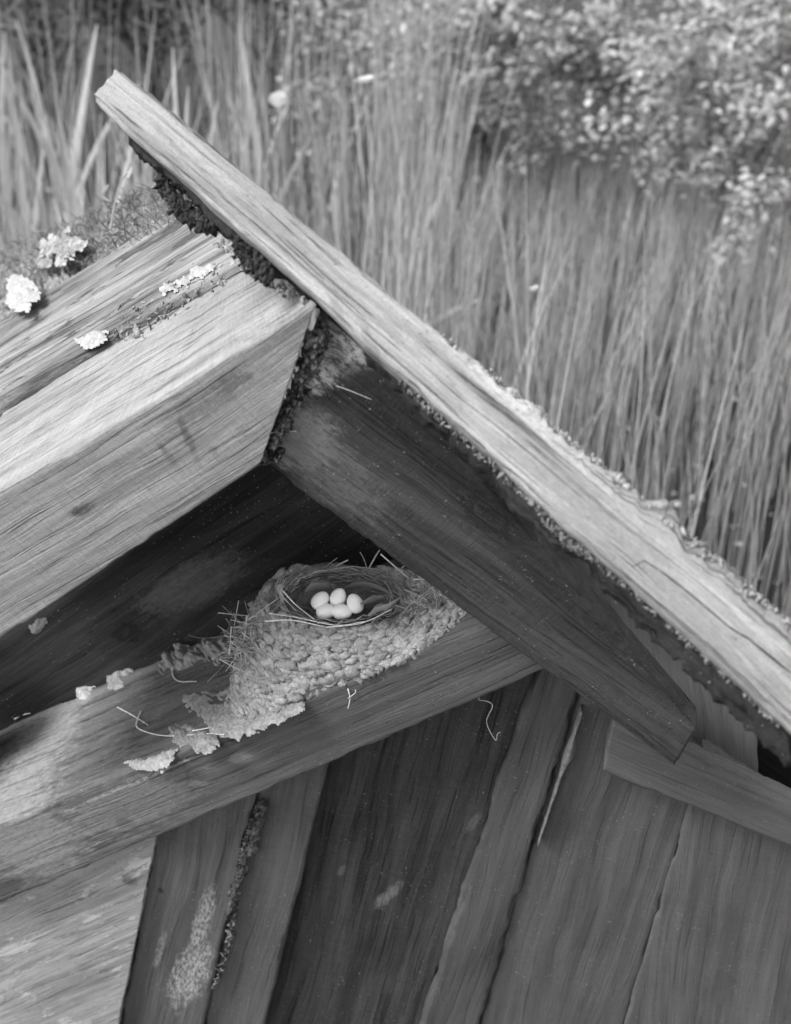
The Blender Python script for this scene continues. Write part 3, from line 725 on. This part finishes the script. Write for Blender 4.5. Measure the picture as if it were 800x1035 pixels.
# loose straws on the beam and boards
def loose(name, pts, label, cat='straw', r=.0007, tone=1.0):
    m = MB(); straw_mesh(m, pts, r, tone); return tag(m.build(name, straw_m), label, cat, 'loose straws on the frame')
L = lambda *px: [ledge_pt(x, y, .0018) for x, y in px]
loose('straw', L((144, 720), (140, 730), (142, 738), (168, 745), (210, 743), (228, 744)), 'long curved straw lying along the ledge edge with a hooked left end')
loose('straw', L((120, 716), (135, 724), (151, 734)), 'short straight straw left of the hooked one on the ledge')
loose('straw', L((176, 672), (176, 684), (183, 690), (200, 690)), 'bent straw below the mud lump on the ledge')
loose('straw', L((196, 740), (208, 738), (216, 736)), 'tiny straw sticking from the knobbly mud patch')
loose('straw', L((16, 728), (24, 724), (32, 722)), 'thin pale stalk at the far left end of the ledge')
loose('straw', [W(x, y, .100) for x, y in ((488, 700), (484, 707), (493, 709), (498, 714), (492, 730), (501, 748), (503, 742), (506, 740))], 'thin kinked stalk hanging on the dark board below the ledge', r=.0005)
loose('straw', [W(x, y, SC+.003) for x, y in ((340, 390), (352, 394), (376, 404))], 'faint pale fibre lying on the upper rafter face', r=.0004)
loose('straw', [D_(x, y, 1.10) for x, y in ((682, 640), (698, 662), (714, 686))], 'pale splinter dangling from the plank underside at right', r=.0009, tone=.6)
loose('straw', [D_(x, y, 1.08) for x, y in ((608, 570), (616, 580), (623, 610))], 'thin fibre dangling beneath the middle of the plank', r=.0005, tone=.5)
loose('straw', [W(x, y, SC+.003) for x, y in ((262, 440), (284, 436), (300, 436))], 'short straw bridging the crumbling rafter joint', r=.0006)
# debris strip in the split between two wall boards
mb = MB()
for k in range(420):
    t = random.random()**1.6; x = 265-52*t+random.gauss(0, 1.6)-6*math.sin(t*6); y = 812+188*t ; mb.lump(W(x, y, .106+random.uniform(-.002, .003)), random.uniform(.0004, .0016), (1, .6, 2.4), rough=.9, sub=1, tone=random.uniform(.3, 1.2))
mb.build('joint_debris', rough_mat('debris_low', .03, .30, 260, use_attr=True), root)

# =================================================================== REEDS AND SHRUBS
def visible_x(y): return .32*math.hypot(y, HC)+.25
reed_m = leaf_mat('sedge', .18, .72, .4)
mb = MB(); random.seed(11)
def blade(mb, x, y, h, wd, lean, bend, tone, seg=6, z0=-.05):
    p = Vector((x, y, z0)); pts = []
    az = random.uniform(0, 6.28); ax = Vector((math.cos(az), math.sin(az), 0))
    for i in range(seg+1):
        t = i/seg; pts.append(p+Vector((lean*t*h, 0, h*t))+ax*bend*h*t*t-Vector((0, 0, abs(bend)*h*.4*t**3)))
    th = random.uniform(0, 3.14); mb.ribbon(pts, Vector((math.cos(th), math.sin(th), 0)), wd, tone)
NBL = 26000
for k in range(NBL):
    y = 1.75+(7.2-1.75)*random.random()**.8; xx = visible_x(y); x = random.uniform(-xx, xx)
    dens = nz(x*2.2, y*2.2, 3)
    if y < 2.9 and x > .1 and random.random() < .7-.4*(y-1.75): continue
    if dens < -.35: continue
    if x > -.12 and y > 4.15 and random.random() < .9: continue
    if x < -.05 and y > 3.2 and random.random() < .88: continue
    lean = .06*nz(x*1.3, y*1.3, 8)+random.gauss(.03, .06)
    left = x < -.35*1 - (y-2)*.05
    if left and random.random() < .6: continue
    hh = random.uniform(.45, .95)*(1+.15*dens)
    if x > .1 and y > 2.5: hh = min(hh, random.uniform(.85, 1.05)*(.62-.22*(y-2.5)))
    blade(mb, x, y, hh, random.uniform(.002, .005), lean, random.gauss(0, .10), min(1, max(0, random.gauss(.5, .22)+.3*dens)))
for k in range(0):     # long bent-over blades
    y = random.uniform(1.9, 5); xx = visible_x(y); x = random.uniform(-.3*xx, xx)
    blade(mb, x, y, random.uniform(.7, 1.0), random.uniform(.004, .007), random.gauss(0, .2), random.uniform(.2, .5), random.uniform(.3, .7), 8)
tag(mb.build('sedge_bed', reed_m), 'dense bed of slender upright sedge standing in dark water', 'sedge', kind='stuff')

# floating leaves and duckweed
mb = MB()
for k in range(5000):
    y = random.uniform(1.6, 5); xx = visible_x(y); x = random.uniform(-xx, xx)
    r = random.uniform(.002, .006) if random.random() < .93 else random.uniform(.006, .012)
    n_ = 6; a0 = random.random()*6
    vs = [Vector((x+r*math.cos(a0+i*6.283/n_), y+r*math.sin(a0+i*6.283/n_)*random.uniform(.6, 1), .003+.002*math.sin(i))) for i in range(n_)]
    mb.add(vs, [tuple(range(n_))], random.random()**1.5)
tag(mb.build('duckweed', leaf_mat('duckweed', .10, .6, .1, .4)), 'pale duckweed specks floating on the dark water between sedges', 'duckweed', kind='stuff')

# broad cattail clumps at the upper left, each a plant of its own
cat_m = leaf_mat('cattail_leaf', .25, .72, .4)
def clump(x, y, n, h, spread, label, group='broad bladed clumps at the left', wd=.021):
    m = MB()
    for i in range(n):
        dx, dy = random.gauss(0, spread), random.gauss(0, spread)
        blade(m, x+dx, y+dy, h*random.uniform(.65, 1.05), wd*random.uniform(.6, 1.2), dx*2.2+random.gauss(0, .08), random.gauss(0, .14), random.uniform(.35, 1), 9)
    return tag(m.build('cattail_clump', cat_m), label, 'cattail', group)
def G0(x, y, z=0.0): r = ray(x, y); return CAM+r*((z-HC)/r.z)
for (px, py, n, h, lab) in ((30, 330, 12, 1.0, 'broad bladed clump at the far left edge above the mossy roof'), (70, 300, 11, .95, 'broad bladed clump rising just left of the plank end'),
        (130, 330, 14, 1.0, 'broad bladed clump half hidden below the plank end'), (190, 250, 12, 1.0, 'tall pale clump standing right behind the upper plank end'),
        (255, 250, 9, .85, 'thin broad bladed clump behind the upper third of the plank'), (345, 330, 14, .8, 'pale arching clump just behind the middle of the plank'),
        (300, 200, 8, .9, 'loose clump in the dark gap left of the picture centre top'), (20, 180, 10, .9, 'faint clump in the top left corner of the view'),
        (90, 160, 9, .9, 'shaded clump behind the plank end at top left')):
    q = G0(px, py+120); clump(q.x, q.y, n+4, h*.8, .06, lab)
# pale floating leaf/bits
def lens(p, a, b, rot, name, label, cat, mat):
    m = MB(); n_ = 14; vs = [p+Vector((a*math.cos(i*6.283/n_)*math.cos(rot)-b*math.sin(i*6.283/n_)*math.sin(rot), 0, a*math.cos(i*6.283/n_)*math.sin(rot)+b*math.sin(i*6.283/n_)))+Vector((0, .004*math.sin(i), 0)) for i in range(n_)]
    c = p+Vector((0, -.006, 0)); vs.append(c); m.add(vs, [(i, (i+1) % n_, n_) for i in range(n_)], .95); return tag(m.build(name, mat), label, cat)
pale = leaf_mat('pale_leaf', .5, .8, .2)
lens(D_(367, 80, 2.6), .018, .005, .15, 'fallen_leaf', 'bright white leaf lying flat among the stems near the top', 'leaf', pale)
lens(D_(281, 100, 2.8), .016, .013, .3, 'fallen_leaf', 'roundish white leaf in the dark gap behind the plank', 'leaf', pale)
lens(D_(539, 291, 2.3), .008, .004, .0, 'fallen_leaf', 'small white fleck caught in the sedge above the plank', 'leaf', pale)

# shrubs at the top right
def shrub(cx, cy, z0, branches, label, seed, lw=.015, dens=2.6, tone0=.5, mat=None):
    random.seed(seed); r = empty('shrub', Vector((cx, cy, 0))); tag(r, label, 'shrub', 'leafy shrubs beyond the sedge')
    st = MB(); lf = MB()
    for (dx, dy, dz) in branches:
        a = Vector((cx, cy, 0)); e = Vector((cx+dx, cy+dy, dz)); mid = (a+e)/2+Vector((random.gauss(0, .08), random.gauss(0, .08), .22+random.random()*.1))
        path = smooth_path([a, mid, e], 8); st.tube(path, .009, .003, 5, .5)
        for tw in range(16):
            i = random.randint(5, len(path)-1); p = path[i]; d = Vector((random.gauss(0, 1), random.gauss(0, .8), random.gauss(-.05, .6))).normalized()
            L_ = random.uniform(.08, .26); q = p+d*L_+Vector((0, 0, -.04)); st.tube([p, (p+q)/2+Vector((0, 0, .02)), q], .003, .001, 4, .5)
            ct = random.gauss(tone0, .22)
            for n_ in range(int(15*dens)):
                c = p+(q-p)*random.uniform(.3, 1.1)+Vector((random.gauss(0, .025), random.gauss(0, .025), random.gauss(0, .02)))
                ld = Vector((random.gauss(0, 1), random.gauss(0, 1), random.gauss(-.1, .5))).normalized(); ll = random.uniform(.013, .028)
                sd_ = ld.cross(Vector((random.gauss(0, .4), random.gauss(0, .4), 1))).normalized()
                lf.ribbon([c, c+ld*ll*.35, c+ld*ll*.7-Vector((0, 0, .002)), c+ld*ll-Vector((0, 0, .005))], sd_, lw*random.uniform(.7, 1.2), min(1, max(0, ct+random.gauss(0, .18))), .1, -.2, .3)
    st.build('branch', rough_mat('twig', .10, .25, 60), r); lf.build('foliage', mat or shrub_m, r)
shrub_m = leaf_mat('shrub_leaf', .16, .66, .4, .45); gap_shade_m = leaf_mat('gap_shade_leaf', .015, .12, .2, .5)  # second leaf material: deep shade of the gaps between plants put into its colour
shrub(.25, 4.3, 0, [(-.5, -.3, .35), (-.2, -.3, .4), (.1, -.3, .45), (.35, -.3, .45), (-.5, .1, .5), (0, .1, .6), (.4, .2, .6), (-.35, 0, .4), (-.1, -.5, .34), (.12, -.55, .32), (.32, -.5, .36), (-.3, -.45, .36)], 'shrub with pale leaves at the top right of centre', 31)
shrub(.82, 3.9, 0, [(-.30, -.45, .5), (-.1, -.5, .5), (.2, -.45, .55), (-.4, 0, .5), (0, .1, .6), (.3, .2, .6), (-.2, -.3, .6), (-.05, -.7, .42)], 'shrub with drooping pale leafy branches, nearest at right', 32, tone0=.65)
shrub(1.3, 4.7, 0, [(-.5, -.4, .6), (0, -.5, .8), (-.3, 0, .9), (.2, .2, 1), (-.6, .1, .6), (-.2, -.7, .5)], 'duller shrub in the top right corner', 33, tone0=.35)
shrub(-.35, 4.9, 0, [(-.5, -.3, .32), (0, -.4, .36), (.4, -.3, .4), (.2, .1, .42), (-.3, .1, .42)], 'shrub with gap shade put into its leaf colour behind the cattails at the top left', 34, tone0=.2, mat=gap_shade_m)
shrub(-1.1, 4.8, 0, [(-.5, -.3, .32), (0, -.4, .36), (.4, -.3, .4), (.2, .1, .42), (-.3, .1, .42)], 'shrub with gap shade put into its leaf colour at the far top left corner', 35, tone0=.15, mat=gap_shade_m)

shrub(-.75, 4.9, 0, [(-.5, -.3, .32), (0, -.4, .32), (.4, -.3, .55), (.2, .1, .36), (-.3, .1, .36), (-.6, 0, .32)], 'low shrub with gap shade put into its leaf colour between cattails behind the plank end', 36, tone0=.3, mat=gap_shade_m)
shrub(.1, 5.3, 0, [(-.5, -.3, .32), (0, -.4, .32), (.4, -.3, .36), (.2, .1, .4), (-.3, .1, .4), (.6, 0, .36)], 'shrub with shade put into its leaf colour, filling the gap behind the pale leafy branches', 37, tone0=.3, mat=gap_shade_m)
